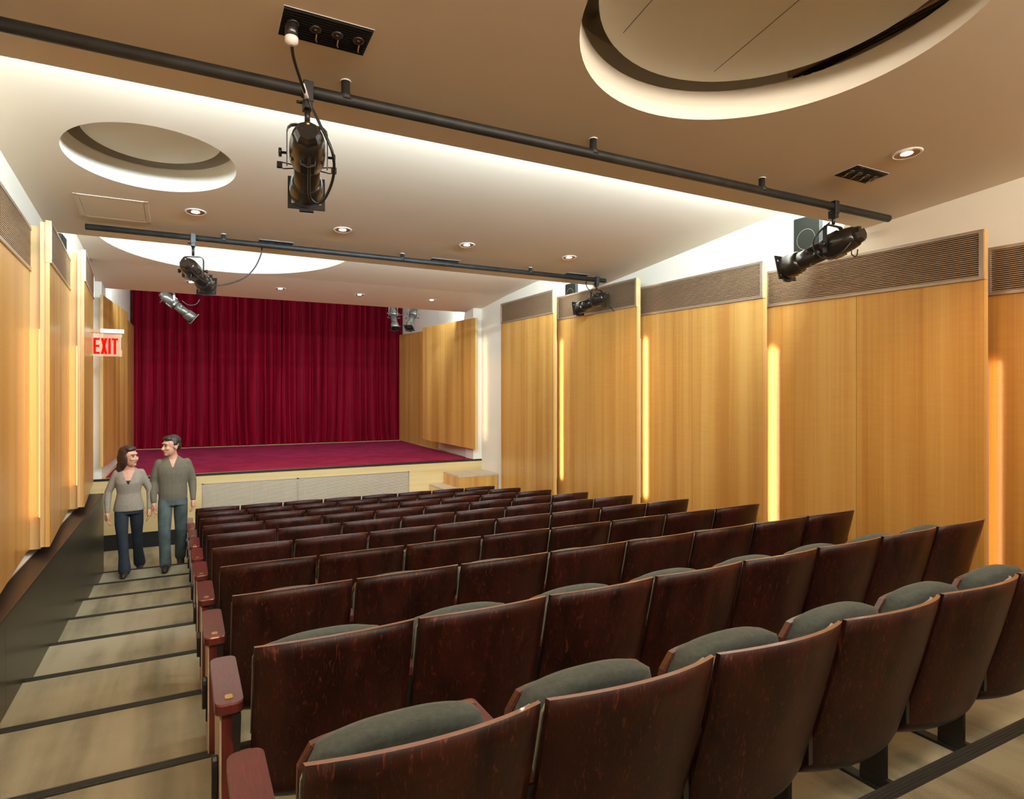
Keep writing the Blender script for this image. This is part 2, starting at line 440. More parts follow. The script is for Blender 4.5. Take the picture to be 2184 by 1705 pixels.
cove(L2 + .02, 1.72, 'hidden cove light above the second ceiling step')
cove(L3 + .02, 1.76, 'hidden cove light above the step over the stage', P_COVE * .75, -1.0, 5.25, tilt=88)

# recessed downlights
def downlight(x, y, zf, sl, lab):
    t = thing('downlight', lab, 'light', (x, y, zf(y)), 0, 'recessed ceiling downlights')
    t.rotation_euler = (math.atan(sl), 0, 0)
    obj('trim_ring', MB().lathe([(.068, -.001), (.070, -.006), (.082, -.007), (.088, -.001)], 32, caps=False), 'white', t)
    obj('baffle', MB().lathe([(.070, -.006), (.060, -.0045), (.034, -.003), (.001, -.002)], 32, caps=False), 'baffle', t)
    obj('lens', MB().lathe([(.001, -.0045), (.030, -.0045), (.034, -.0030)], 24, caps=False), 'lens', t)
    lamp('downlight_lamp', 'SPOT', (0, 0, -.02), (0, 0, 0), P_DOWN, WARM, t, spot_size=R(115), spot_blend=.7, shadow_soft_size=.035)
    return t
nm = ['first', 'second', 'third', 'fourth']
for i, x in enumerate((.096, 1.358, 2.659, 3.946)):
    downlight(x, 6.055, z2, -.088, nm[i] + ' downlight from the left in the row before the second pipe')
for i, x in enumerate((.11, 1.38, 2.655, 3.955)):
    downlight(x, 10.57, lambda y: 1.615 + (z3(9.9) - 1.615) * (L3 - y) / (L3 - 9.9), -.105, nm[i] + ' downlight from the left in the row nearest the stage')
downlight(3.943, 2.254, z1, -.08, 'downlight beside the vent at the right end of the near ceiling')
downlight(.11, 2.254, z1, -.08, 'downlight in the near ceiling left of the large coffer')

# black receptacle vents in the ceiling
def vent(x0, y0, x1, y1, zf, sl, lab, hooks=4):
    cx, cy = (x0 + x1) / 2, (y0 + y1) / 2; hx, hy = (x1 - x0) / 2, (y1 - y0) / 2
    t = thing('ceiling_vent', lab, 'vent', (cx, cy, zf(cy)), 0, 'black slotted ceiling receptacle plates'); t.rotation_euler = (math.atan(sl), 0, 0)
    obj('backing', MB().box(-hx, -hy, -.003, hx, hy, -.0005), 'dark', t)
    fr = MB()
    for a in ((-hx - .003, -hy - .003, hx + .003, -hy), (-hx - .003, hy, hx + .003, hy + .003), (-hx - .003, -hy, -hx, hy), (hx, -hy, hx + .003, hy)): fr.box(a[0], a[1], -.0018, a[2], a[3], -.0005)
    obj('frame', fr, 'white', t)
    s = MB(); n = 12
    for k in range(n):
        y = -hy + (k + .5) * 2 * hy / n; s.box(-hx, y - .0025, -.007, hx, y + .0025, -.003)
    obj('slat', s, 'black', t)
    for k in range(hooks):
        x = -hx + (k + .5) * 2 * hx / hooks
        obj('socket', MB().lathe([(.024, -.004), (.022, -.012), (.012, -.013), (.010, -.008), (.001, -.008)], 16, c=(x, -hy * .1, 0)), 'housing', t)
        obj('contact', MB().lathe([(.006, -.008), (.005, -.012), (.001, -.0125)], 10, c=(x, -hy * .1, 0)), 'brass', t)
        obj('hook', MB().tube([(x + .01, hy * .25, -.006), (x + .012, hy * .55, -.014), (x + .02, hy * .8, -.006)], .003, 6), 'brass', t)
    return t
vent(.338, 2.475, .68, 2.655, z1, -.08, 'black ceiling socket plate with a cable plugged in, above the near pipe')
vent(3.815, 2.485, 4.145, 2.65, z1, -.08, 'black ceiling socket plate below the right downlight, near the right wall')
vent(.665, 6.605, .99, 6.77, z2, -.088, 'black ceiling socket plate over the left part of the second pipe')
vent(2.48, 6.605, 2.815, 6.77, z2, -.088, 'black ceiling socket plate over the middle of the second pipe')
vent(4.285, 6.605, 4.615, 6.77, z2, -.088, 'black ceiling socket plate over the right end of the second pipe')

# access panel
t = thing('access_panel', 'flush painted access panel in the ceiling left of the downlights', 'hatch', (-.515, 6.23, z2(6.23))); t.rotation_euler = (math.atan(-.088), 0, 0)
hx, hy = .258, .272
fr = MB()
for a in ((-hx, -hy, hx, -hy + .035), (-hx, hy - .035, hx, hy), (-hx, -hy, -hx + .03, hy), (hx - .03, -hy, hx, hy)): fr.box(a[0], a[1], -.005, a[2], a[3], -.0005)
obj('frame', fr, 'ceil', t, .001)
obj('door', MB().box(-hx + .034, -hy + .039, -.0045, hx - .034, hy - .039, -.0005), 'ceil', t, .001)
obj('latch', MB().lathe([(.006, -.0045), (.005, -.006), (.001, -.006)], 10, c=(hx - .06, hy - .07, 0)), 'baffle', t)

# ------------------------------------------------------------------ low wall along the aisle
kw = MB(); ys = [YB, 1.9, 4.42, 6.96, 9.33]
for a, b_ in zip(ys, ys[1:]): kw.box(-1.03, a, -2.7, -.882, b_ - .003, -1.262)
kw.box(-1.03, YB, -2.7, -.885, 9.327, -1.262)
struct('wall_aisle', kw, 'bronze')
struct('trim_11', MB().box(-1.03, YB, -1.262, -.88, 9.332, -1.25), 'bronzetop')
lg = MB(); lg.box(WL, YB, -1.30, -1.031, 9.33, -1.252); struct('trim_12', lg, 'paint')
struct('trim_13', MB().box(-1.034, YB, -1.254, -1.029, 9.332, -1.2475), 'alu')

# ------------------------------------------------------------------ wall panels
def wall_panel(near, far, zb, zn, gh, side, lab, led=True, rise=.03, leaves=2, ledr=None, ledp=None, grille=True, back=.034, group='angled veneer wall panels'):
    """side +1: on the right wall. local x runs from the near end to the far end, room side is local -side*... """
    dx, dy = far[0] - near[0], far[1] - near[1]; Ln = math.hypot(dx, dy); rz = math.atan2(dy, dx)
    t = thing('wall_panel', lab, 'wall panel', (near[0], near[1], zb[0]), rz, group)
    r = side                       # local +y points into the room on the right wall, into the wall on the left
    z0 = zb[0]
    top = lambda x: zn + rise * x - z0
    bot = lambda x: (zb[1] - zb[0]) * x / Ln
    def slab(m, xa, xb, ya, yb, fa, fb):
        lo, hi = min(ya, yb), max(ya, yb)
        m.hexa([(xa, lo, fa(xa)), (xb, lo, fa(xb)), (xb, hi, fa(xb)), (xa, hi, fa(xa))], [(xa, lo, fb(xa)), (xb, lo, fb(xb)), (xb, hi, fb(xb)), (xa, hi, fb(xa))])
    g0 = (lambda x: top(x) - gh) if grille else top
    w_ = Ln / leaves
    for k in range(leaves):
        m = MB(); slab(m, k * w_ + (.002 if k else 0), (k + 1) * w_ - (.002 if k < leaves - 1 else 0), 0, -r * .022, bot, g0)
        obj('leaf', m, 'veneer', t)
    m = MB(); slab(m, .0, .03, -r * .022, -r * .027, bot, top); slab(m, -.006, -.002, r * (.007 if grille else 0), -r * .027, (lambda x: top(0) - gh) if grille else bot, lambda x: top(0)); obj('edge_strip', m, 'veneer_edge', t)
    m = MB(); slab(m, .012, Ln, -r * .027, -r * (.027 + back), bot, lambda x: top(x) - .012); obj('backing', m, 'veneer_edge', t)
    if grille:
        fr = MB(); wd = .022
        slab(fr, -.002, Ln, r * .012, -r * .022, lambda x: top(x) - gh, lambda x: top(x) - gh + wd)
        slab(fr, -.002, Ln, r * .012, -r * .022, lambda x: top(x) - wd, top)
        slab(fr, -.002, wd * 1.3, r * .0121, -r * .022, lambda x: top(x) - gh, top)
        slab(fr, Ln - wd * 1.3, Ln, r * .0121, -r * .022, lambda x: top(x) - gh, top)
        fo = obj('grille_frame', fr, 'alu', t)
        m = MB(); slab(m, .01, Ln - .01, -r * .012, -r * .02, lambda x: top(x) - gh + .01, lambda x: top(x) - .01); obj('grille_back', m, 'grilledark', fo)
        m = MB(); n = 21
        for k in range(n):
            o_ = -gh + wd + (k + .5) * (gh - 2 * wd) / n
            slab(m, .02, Ln - .02, r * .006, -r * .010, lambda x: top(x) + o_ - .0036, lambda x: top(x) + o_ + .0036)
        obj('louver', m, 'louver', fo)
    if led:
        # amber light strip on the back of the near edge, shining on the neighbouring panel
        a, b_ = ledr; h = b_ - a
        st = obj('light_strip', MB().box(.012, min(-r * (.029 + back), -r * (.035 + back)), a - z0, .03, max(-r * (.029 + back), -r * (.035 + back)), b_ - z0), 'tan' if r > 0 else 'led', t)
        lamp('strip_lamp', 'AREA', (.045, -r * (.038 + back), (a + b_) / 2 - z0), (R(-90) * r, 0, 0), ledp or P_LED, (1, .58, .26) if ledp else AMBER, t, shape='RECTANGLE', size=.02, size_y=h, spread=R(90))
    return t
nw = ['nearest', 'second', 'third', 'fourth', 'fifth']
YN = [.34, 2.245, 4.074, 5.918, 7.825]; YF = [2.308, 4.183, 6.083, 7.987, 9.874]
ZR = [.965, 1.1247, 1.2546, 1.399, 1.5417]; GR = [.335, .342, .35, .347, .352]
LT = [.23, .437, .67, .786, .82]
rl = ['cut off by the right edge of the photo', 'with the widest grille, behind the hanging spotlight', 'between the widest panel and the spotlight panel',
      'partly behind the right-hand spotlight of the second pipe', 'narrowest, next to the stage steps']
for i in range(5):
    if i == 0: continue
    wall_panel((4.826, YN[i]), (5.0, YF[i]), (n_z(i * 2 - 1) + .10 if i > 1 else -1.40, FLOOR + .02 if i == 4 else n_z(i * 2) + .02), ZR[i], GR[i], 1,
               'honey veneer panel on the right wall, ' + rl[i], True, .03, 2, (-1.25, LT[i - 1]), .9 if i == 1 else None)
wall_panel((4.826, YN[0]), (5.0, YF[0]), (-1.43, -1.45), ZR[0], GR[0], 1, 'honey veneer panel on the right wall, ' + rl[0], False)
ll = ['', 'large and cut off by the left edge of the photo', 'the middle one, with stacked light edges', 'nearest the exit sign']
YNL = [0, 4.02, 5.918, 7.825]; YFL = [0, 6.083, 7.987, 9.874]; ZL = [0, 1.215, 1.339, 1.505]; GL = [0, .335, .325, .325]
for i in (1, 2, 3):
    p = wall_panel((-.91, YNL[i]), (-1.05, YFL[i]), (-1.18, -1.18), ZL[i], GL[i], -1, 'honey veneer panel on the left wall, ' + ll[i], True, .035, 1, (-.95, .5), .75)
p = wall_panel((-.91, 2.1), (-1.05, 4.18), (-1.18, -1.18), 1.08, .335, -1, 'honey veneer panel on the left wall, outside the left edge of the photo', False)
# filler boards behind the near ends on the left
for y, zt in ((4.02, 1.19), (5.918, 1.30), (7.825, 1.47)):
    t_ = MB(); t_.box(WL, y + .05, -1.2, -.9735, y + .085, zt)
    struct('trim_%d' % (14 + int(y) // 2), t_, 'veneer_edge')

# the two stage-side panels on each side
def stage_panel(near, far, zbn, zbf, ztn, ztf, th, side, lab, seam=True):
    dx, dy = far[0] - near[0], far[1] - near[1]; Ln = math.hypot(dx, dy); rz = math.atan2(dy, dx)
    t = thing('acoustic_panel', lab, 'wall panel', (near[0], near[1], zbn), rz, 'veneer panels beside the stage')
    z = lambda x, a, b_: a + (b_ - a) * x / Ln - zbn
    for xa, xb in (((0, Ln * .55 - .001), (Ln * .55 + .001, Ln)) if seam else ((0, Ln),)):
        lo, hi = sorted((0, -side * th))
        obj('leaf', MB().hexa([(xa, lo, z(xa, zbn, zbf)), (xb, lo, z(xb, zbn, zbf)), (xb, hi, z(xb, zbn, zbf)), (xa, hi, z(xa, zbn, zbf))],
                              [(xa, lo, z(xa, ztn, ztf)), (xb, lo, z(xb, ztn, ztf)), (xb, hi, z(xb, ztn, ztf)), (xa, hi, z(xa, ztn, ztf))]), 'veneer', t)
    lo, hi = sorted((.0005 * side, -side * (th + .0005)))
    obj('edge_strip', MB().hexa([(-.004, lo, 0), (0, lo, 0), (0, hi, 0), (-.004, hi, 0)], [(-.004, lo, ztn - zbn), (0, lo, ztn - zbn), (0, hi, ztn - zbn), (-.004, hi, ztn - zbn)]), 'veneer_edge', t)
    return t, Ln
sp, Ln = stage_panel((4.87, 10.70), (4.74, 13.24), -1.048, -1.007, 1.44, 1.481, .055, 1, 'front veneer panel hovering over the right edge of the stage')
lamp('strip_lamp', 'AREA', (.06, -.065, 1.15), (R(-90), 0, 0), 1.1, (1, .78, .5), sp, shape='RECTANGLE', size=.02, size_y=1.9, spread=R(110))
stage_panel((5.2, 13.5), (5.2, 16.4), STG, STG, 1.50, 1.606, .05, 1, 'rear veneer panel standing on the stage at its right, against the curtain', False)
sp, Ln = stage_panel((-1.02, 10.70), (-.89, 13.24), -1.06, -1.02, 1.43, 1.481, .035, -1, 'front veneer panel hovering over the left edge of the stage, behind the exit sign')
lamp('strip_lamp', 'AREA', (.06, .040, 1.15), (R(90), 0, 0), 1.0, (1, .78, .5), sp, shape='RECTANGLE', size=.02, size_y=1.9, spread=R(110))
stage_panel((-1.0, 13.5), (-.98, 16.4), STG, STG, 1.50, 1.53, .03, -1, 'rear veneer panel standing on the stage at its left, against the curtain', False)

# ------------------------------------------------------------------ stage
st = thing('stage', 'raised stage with maple front and dark red carpet', 'stage', (0, YS, FLOOR))
h = STG - FLOOR
obj('platform', MB().box(-1.40, .02, 0, 5.40, 6.1, h - .006), 'ply', st)
fp = MB(); fp.box(-1.27, 0, .235, WR, .02, h - .03)
obj('front_panel', fp, 'ply', st)
obj('toe_kick', MB().box(-1.27, .006, 0, WR, .02, .235), 'dark', st)
obj('edge_trim', MB().box(-1.27, -.012, h - .03, WR, .05, h - .002), 'black', st)
cp = MB(); cp.quad((-1.03, .16, h), (4.95, .06, h), (5.2, 5.5, h), (-.98, 5.5, h))
obj('carpet', cp, 'redcarpet', st)
cb = MB(); cb.box(-1.03, 5.36, h, 5.2, 5.50, h + .006); obj('floor_strip', cb, 'ply', st)
# return air grille in the stage front
g = thing('vent_grille', 'long metal return-air grille set in the front of the stage', 'vent', (.265, YS, -2.03))
GW, GH = 3.385, .62
m = MB()
for a in ((0, 0, GW, .018), (0, GH - .018, GW, GH), (0, 0, .018, GH), (GW - .018, 0, GW, GH), (GW * .425 - .014, 0, GW * .425 + .014, GH)): m.box(a[0], -.010, a[1], a[2], -.0005, a[3])
obj('frame', m, 'alu', g)
m = MB(); n = 30
for k in range(n):
    z = .02 + (k + .5) * (GH - .04) / n; m.box(.016, -.009, z - .0072, GW - .016, -.004, z + .0072)
obj('louver', m, 'satin', g)
obj('backing', MB().box(.01, -.003, .01, GW - .01, -.0005, GH - .01), 'dark', g)
m = MB()
for x in (.18, .36, .72, 1.0, 1.26, 1.56, 1.9, 2.3, 2.65, 2.95, 3.2): m.box(x - .002, -.0095, .018, x + .002, -.008, GH - .018)
obj('mullion', m, 'alu', g)
# steps up to the stage, against the right wall
t = thing('stage_steps', 'maple box steps rising to the right at the stage front', 'steps', (4.32, YS - .73, FLOOR))
for k, (x0, x1, zz) in enumerate(((0, .775, .872), (-.28, 0, .659), (-.56, -.28, .445), (-.84, -.56, .23))):
    b_ = obj('step', MB().box(x0 + .001, .0, 0, x1 - .001, .715, zz - .03), 'ply' if k else 'veneer', t)
    obj('tread', MB().box(x0, -.006, zz - .03, x1, .716, zz), 'tan', b_)
    if k == 0: obj('joint', MB().box(.38, -.0065, zz - .029, .383, .717, zz + .0006), 'dark', b_)

# curtain: two pleated drapes
def drape(x0, x1, lab, seed):
    rnd = random.Random(seed); m = MB()
    t = thing('stage_curtain', lab, 'curtain', (x0, YC, STG), 0, 'crimson stage curtain drapes')
    W = x1 - x0; n = int(W / .014); nz = 30; Ht = 3.77
    folds = []; x = 0
    while x < W: l = rnd.choice((.12, .15, .19, .24, .30)) * rnd.uniform(.9, 1.1); folds.append((x, l, rnd.uniform(.45, 1.0), rnd.uniform(-.4, .4))); x += l
    def depth(x, z):
        for fx, l, a, p in folds:
            if fx <= x < fx + l:
                u = (x - fx) / l; break
        else: u = 0; a = .5; p = 0
        s_ = math.sin(math.pi * u) ** .8
        sway = .012 * math.sin(2.1 * z + p * 9) * (1 - z / Ht)
        fl = 1 + .35 * math.exp(-z / .25)
        return -.15 * a * s_ * fl * (.75 + .25 * math.sin(z * 1.3 + p * 11)) + sway
    rows = []
    for j in range(nz + 1):
        z = Ht * (j / nz) ** 1.5; row = []
        for i in range(n + 1):
            x = W * i / n
            skew = .05 * math.sin(x * 2.3 + seed) * math.exp(-z / .6) * (1 if 0 < i < n else 0)
            hem = (.012 + .006 * math.sin(x * 9 + seed)) if j == 0 else 0
            row.append((x + skew, depth(x, z), z + hem))
        rows.append(row)
    m.loft(rows, closed=False)
    c_ = obj('drape', m, 'velvet', t)
    s_ = c_.modifiers.new('thickness', 'SOLIDIFY'); s_.thickness = .004
    return t
drape(-1.02, 2.158, 'left half of the crimson velvet stage curtain', 3)
drape(2.162, 5.30, 'right half of the crimson velvet stage curtain', 8)

# ------------------------------------------------------------------ exit sign
t = thing('exit_sign', 'edge-lit clear sign with red EXIT letters, on the left wall', 'sign', (WL, 9.6, .49))
obj('mount', MB().box(0, -.012, .302, .146, .042, .350), 'baffle', t, .003)
obj('lamp_housing', MB().box(.144, -.02, .300, .406, .05, .355), 'white', t, .004)
obj('plate', MB().box(.052, .010, .0, .382, .016, .30), 'acrylic', t, .001)
obj('edge_band', MB().box(.376, .006, .09, .383, .020, .25), 'black', t)
def letter(nm_, polys):
    m = MB()
    for p in polys: m.prism([(x, z) for x, z in p], .004, .010, axis='Y')
    return obj('letter', m, 'red', t)
zb_, zt_, sw = .030, .236, .026
x = .070; letter('E', [[(x, zb_), (x + sw, zb_), (x + sw, zt_), (x, zt_)], [(x + sw, zt_ - sw), (x + .068, zt_ - sw), (x + .068, zt_), (x + sw, zt_)], [(x + sw, .120), (x + .064, .120), (x + .064, .146), (x + sw, .146)], [(x + sw, zb_), (x + .068, zb_), (x + .068, zb_ + sw), (x + sw, zb_ + sw)]])
x = .150; letter('X', [[(x, zb_), (x + .029, zb_), (x + .070, zt_), (x + .041, zt_)], [(x + .041, zb_), (x + .070, zb_), (x + .029, zt_), (x, zt_)]])
x = .232; letter('I', [[(x, zb_), (x + sw, zb_), (x + sw, zt_), (x, zt_)]])
x = .270; letter('T', [[(x + .021, zb_), (x + .021 + sw, zb_), (x + .021 + sw, zt_ - sw), (x + .021, zt_ - sw)], [(x, zt_ - sw), (x + .068, zt_ - sw), (x + .068, zt_), (x, zt_)]])

# ------------------------------------------------------------------ wall speakers
def speaker(x, y, z, side, lab, hgt=.34):
    t = thing('wall_speaker', lab, 'speaker', (x, y, z), 0, 'black wall speakers above the panels')
    s_ = -side
    obj('cabinet', MB().hexa([(0, 0, 0), (side * .045, 0, 0), (side * .045, .27, 0), (0, .27, 0)], [(0, 0, hgt), (side * .045, 0, hgt), (side * .045, .27, hgt + .01), (0, .27, hgt + .01)]), 'black', t, .004)
    lo, hi = sorted((s_ * .001, s_ * .007))
    obj('grille', MB().box(lo, .006, .006, hi, .264, hgt - .004), 'spk', t)
    obj('driver_ring', MB().loft([[(s_ * .0085, .135 + r_ * math.cos(a), .135 + r_ * math.sin(a)) for a in [2 * math.pi * k / 40 for k in range(40)]] for r_ in (.0915, .094)], caps=False, smooth=False), 'alu', t)
    obj('bracket', MB().box(min(side * .045, side * .055), .09, .10, max(side * .045, side * .0555), .18, .20), 'black', t)
    return t
speaker(5.055, 3.65, 1.285, 1, 'black speaker with a ring on its grille, high behind the right-hand near spotlight')
speaker(5.055, 7.585, 1.33, 1, 'black speaker high on the right wall above the second-farthest panel', .30)
speaker(-1.035, 7.32, 1.22, -1, 'black speaker high on the left wall behind the middle panel', .33)

# ------------------------------------------------------------------ pipes
def pipe(x0, x1, y, z, zc, stubs, lab):
    t = thing('lighting_pipe', lab, 'pipe', (0, y, z), 0, 'black lighting pipes')
    obj('rail', MB().lathe([(.020, x0), (.027, x0 + .004), (.0275, x1 - .004), (.020, x1)], 20, 'X'), 'blackm', t)
    for x in stubs:
        s_ = obj('hanger', MB().lathe([(.034, -.005), (.026, .025), (.020, .032), (.020, zc - z)], 16, c=(x, 0, 0)), 'blackm', t)
        obj('ceiling_flange', MB().lathe([(.0205, zc - z - .002), (.024, zc - z - .003), (.025, zc - z + .003)], 18, c=(x, 0, 0)), 'white', s_)
    return t
pipe(-.95, 4.80, 2.88, 1.350, z1(2.88), (-.72, .659, 2.038, 3.40), 'long black lighting pipe nearest the camera, under the ceiling')
pipe(-.76, 4.85, 6.58, 1.471, z2(6.58), (.344, 2.12, 3.73), 'second black lighting pipe with chipped paint, farther into the hall')
pipe(-.9, 5.1, 12.2, 1.98, 2.55, (.5, 3.2), 'black lighting pipe over the stage, hidden behind the ceiling edge')

# ------------------------------------------------------------------ stage spotlights
def spotlight(x, y, zp, drop, yaw, pitch, lab, body='housing', scale=1.0, yoke_w=.185, cable=None, extra=None):
    """ellipsoidal spotlight hanging from a pipe; pivot is drop below the pipe, yaw turns the beam to -X"""
    t = thing('spotlight', lab, 'stage light', (x, y, zp), 0, 'ellipsoidal stage spotlights')
    k = scale; zy = -drop
    A = Matrix.Translation((0, 0, zy)) @ Matrix.Rotation(R(yaw), 4, 'Z') @ Matrix.Rotation(R(-pitch), 4, 'X') @ Matrix.Scale(k, 4)
    Bz = Matrix.Translation((0, 0, zy)) @ Matrix.Rotation(R(yaw), 4, 'Z') @ Matrix.Scale(k, 4)
    met = 'chrome' if body == 'chrome' else 'black'
    ytop = .145 * k
    # clamp on the pipe
    m = MB(); m.box(-.022, -.034, -.055, .022, -.024, .030); m.box(-.022, -.034, .026, .022, .034, .036); m.box(-.022, .024, -.02, .022, .034, .036)
    m.box(-.018, -.030, -.085, .018, .030, -.030)
    cl = obj('clamp', m, met, t, .003)
    obj('clamp_bolt', MB().tube([(-.022, .0, -.055), (-.046, .0, -.055)], .007, 8), met, cl)
    obj('stem', MB().tube([(0, 0, -.07), (0, 0, zy + ytop)], .012, 10), met, t)
    # yoke
    m = MB(); m.T = Bz; hw = yoke_w / 2
    path = [(-hw, 0, -.055), (-hw, 0, .10)] + [(-hw + .035 - .035 * math.cos(a), 0, .10 + .035 * math.sin(a)) for a in [R(q) for q in (30, 60, 90)]] + [(hw - .035 + .035 * math.sin(a), 0, .10 + .035 * math.cos(a)) for a in [R(q) for q in (0, 30, 60, 90)]] + [(hw, 0, -.055)]
    rings = []
    for i, p in enumerate(path):
        a = Vector(path[max(i - 1, 0)]); b_ = Vector(path[min(i + 1, len(path) - 1)]); d = (b_ - a).normalized(); nrm = Vector((d.z, 0, -d.x))
        rings.append([Vector(p) + nrm * .0025 + Vector((0, .014, 0)), Vector(p) + nrm * .0025 - Vector((0, .014, 0)), Vector(p) - nrm * .0025 - Vector((0, .014, 0)), Vector(p) - nrm * .0025 + Vector((0, .014, 0))])
    m.loft(rings, smooth=False); obj('yoke', m, met, t)
    for s_ in (-1, 1):
        m = MB(); m.T = Bz
        m.lathe([(.006, 0), (.006, .022), (.017, .023), (.017, .036), (.004, .037)], 14, 'X', c=(hw * s_, 0, 0)) if s_ > 0 else m.lathe([(.006, 0), (.006, -.022), (.020, -.023), (.020, -.036), (.004, -.037)], 14, 'X', c=(-hw, 0, 0))
        obj('tilt_knob', m, met, t)
    # body along local +y: reflector housing, barrel, lens tube
    m = MB(); m.T = A
    m.lathe([(.05, -.17), (.066, -.155), (.076, -.11), (.080, -.05), (.080, .03), (.074, .055), (.066, .06)], 26, 'Y'); obj('lamp_housing', m, body, t)
    m = MB(); m.T = A
    m.lathe([(.012, -.205), (.044, -.205), (.056, -.185), (.060, -.165), (.045, -.16)], 8, 'Y'); rc = obj('rear_cap', m, body, t)
    for p_ in rc.data.polygons: p_.use_smooth = False
    m = MB(); m.T = A
    m.lathe([(.002, -.209), (.007, -.209), (.008, -.203)], 12, 'Y', c=(0, 0, .032)); obj('cap_screw', m, 'brass', rc)
    m = MB(); m.T = A
    for a in range(12):
        for rr in (.022, .032): m.lathe([(.001, -.2055), (.003, -.2055), (.003, -.203)], 6, 'Y', c=(rr * math.cos(a * R(30)), 0, rr * math.sin(a * R(30))))
    obj('cap_vent', m, 'dark', rc)
    m = MB(); m.T = A
    m.lathe([(.062, .05), (.062, .30), (.060, .31)], 26, 'Y'); obj('barrel', m, body, t)
    m = MB(); m.T = A
    for z in (-.0795, .0795): m.box(-.030, -.06, z - .004, .030, .02, z + .004)
    obj('cooling_rib', m, body, t)
    m = MB(); m.T = A
    m.lathe([(.064, .24), (.078, .26), (.084, .33), (.084, .375), (.078, .38), (.074, .34)], 26, 'Y'); lt = obj('lens_tube', m, body, t)
    m = MB(); m.T = A
    m.box(-.092, .372, -.088, .092, .380, -.060); m.box(-.092, .372, .060, .092, .380, .088); m.box(-.092, .372, -.06, -.074, .380, .06); m.box(.074, .372, -.06, .092, .380, .06)
    m.box(-.035, .372, -.100, .035, .388, -.088); gf = obj('gel_frame', m, body if body == 'chrome' else 'black', t)
    m = MB(); m.T = A; m.lathe([(.074, .368), (.001, .370)], 24, 'Y'); obj('front_lens', m, 'dark', t)
    for s_ in (-1, 1):                                   # shutter handles
        m = MB(); m.T = A
        m.tube([(s_ * .060, .11, .004), (s_ * .105, .11, .012), (s_ * .118, .11, .010)], .0028, 6); m.tube([(s_ * .060, .11, -.012), (s_ * .105, .11, -.02), (s_ * .118, .11, -.014)], .0028, 6)
        m.box(min(s_ * .112, s_ * .136), .102, -.016, max(s_ * .112, s_ * .136), .118, .012)
        obj('shutter_handle', m, met, t)
    m = MB(); m.T = A
    m.tube([(-.035, -.13, -.078), (-.03, -.12, -.115), (.0, -.118, -.128), (.03, -.12, -.115), (.035, -.13, -.078)], .004, 6); obj('rear_handle', m, met, t)
    m = MB(); m.T = A; m.box(-.014, .025, -.0830, .014, .050, -.081); obj('rating_plate', m, 'sticker' if extra == 'tagged' else 'chrome', t)
    if cable:
        m = MB(); pts = [Vector(p) - Vector((x, y, zp)) for p in cable]
        sm = []
        for i in range(len(pts) - 1):                    # smooth the cable
            p0, p1, p2, p3 = pts[max(i - 1, 0)], pts[i], pts[i + 1], pts[min(i + 2, len(pts) - 1)]
            for q in range(6):
                u = q / 6; sm.append(.5 * ((2 * p1) + (p2 - p0) * u + (2 * p0 - 5 * p1 + 4 * p2 - p3) * u * u + (3 * p1 - p0 - 3 * p2 + p3) * u ** 3))
        sm.append(pts[-1]); m.tube(sm, .0065, 8); obj('power_cable', m, 'black', t)
    return t
s1 = spotlight(.49, 2.88, 1.350, .285, -9, 10, 'large black spotlight hanging from the near pipe, at the upper left', scale=.96, yoke_w=.178,
          cable=[(.376, 2.56, 1.375), (.40, 2.64, 1.345), (.475, 2.80, 1.285), (.53, 2.80, 1.18), (.585, 2.80, 1.06), (.605, 2.90, .98), (.575, 2.99, .90), (.52, 2.98, .905), (.487, 2.82, .97), (.472, 2.72, 1.06)])
pg = MB(); q = Vector((.376 - .49, 2.56 - 2.88, 0))
pg.lathe([(.022, .098), (.025, .095), (.025, .052), (.022, .050)], 18, c=(q.x, q.y, 0)); pgo = obj('plug', pg, 'housing', s1)
pg = MB(); pg.lathe([(.023, .050), (.026, .046), (.025, .028), (.014, .020), (.008, .016)], 18, c=(q.x, q.y, 0)); obj('plug_cap', pg, 'sticker', pgo)
pg = MB(); pg.tube([(-.040, -.118, -.028), (-.015, -.080, -.066)], .0095, 8); obj('cable_tag', pg, 'sticker', s1)
spotlight(4.14, 2.88, 1.350, .285, 2, 13, 'black spotlight at the right end of the near pipe', extra='tagged', scale=1.08,
          cable=[(4.12, 2.70, 1.10), (4.06, 2.76, .99), (4.045, 2.88, .965), (4.06, 2.98, 1.06), (4.10, 2.99, 1.16), (4.13, 2.90, 1.24)])
spotlight(.084, 6.58, 1.471, .315, -20, 12, 'black spotlight under the left end of the second pipe, its cable looping to the right',
          cable=[(.693, 6.66, 1.50), (.69, 6.66, 1.40), (.62, 6.65, 1.24), (.50, 6.63, 1.12), (.30, 6.58, 1.04), (.16, 6.50, 1.06), (.06, 6.42, 1.14)])
spotlight(4.71, 6.58, 1.471, .265, 6, 10, 'black spotlight at the right end of the second pipe, by the wall panels', scale=1.0,
          cable=[(4.55, 6.58, 1.45), (4.54, 6.55, 1.36), (4.60, 6.50, 1.28), (4.70, 6.45, 1.22), (4.88, 6.42, 1.05), (4.93, 6.40, 1.00), (4.93, 6.40, 1.16)])
spotlight(-.16, 12.2, 1.98, .40, -75, 38, 'worn metal spotlight over the left of the stage, in front of the curtain', body='chrome', scale=1.12, yoke_w=.17,
          cable=[(.26, 12.2, 1.66), (.20, 12.2, 1.57), (.08, 12.2, 1.55), (-.02, 12.2, 1.62)])
spotlight(3.74, 12.2, 1.98, .36, 178, 62, 'worn metal spotlight over the right of the stage, pointing straight down', body='chrome', scale=.95,
          cable=[(3.62, 12.1, 1.62), (3.80, 12.1, 1.58), (3.95, 12.15, 1.62), (4.12, 12.2, 1.70)])
spotlight(4.17, 12.2, 1.98, .34, 140, 52, 'worn metal spotlight over the right of the stage, slanting down to the left', body='chrome', scale=1.05)

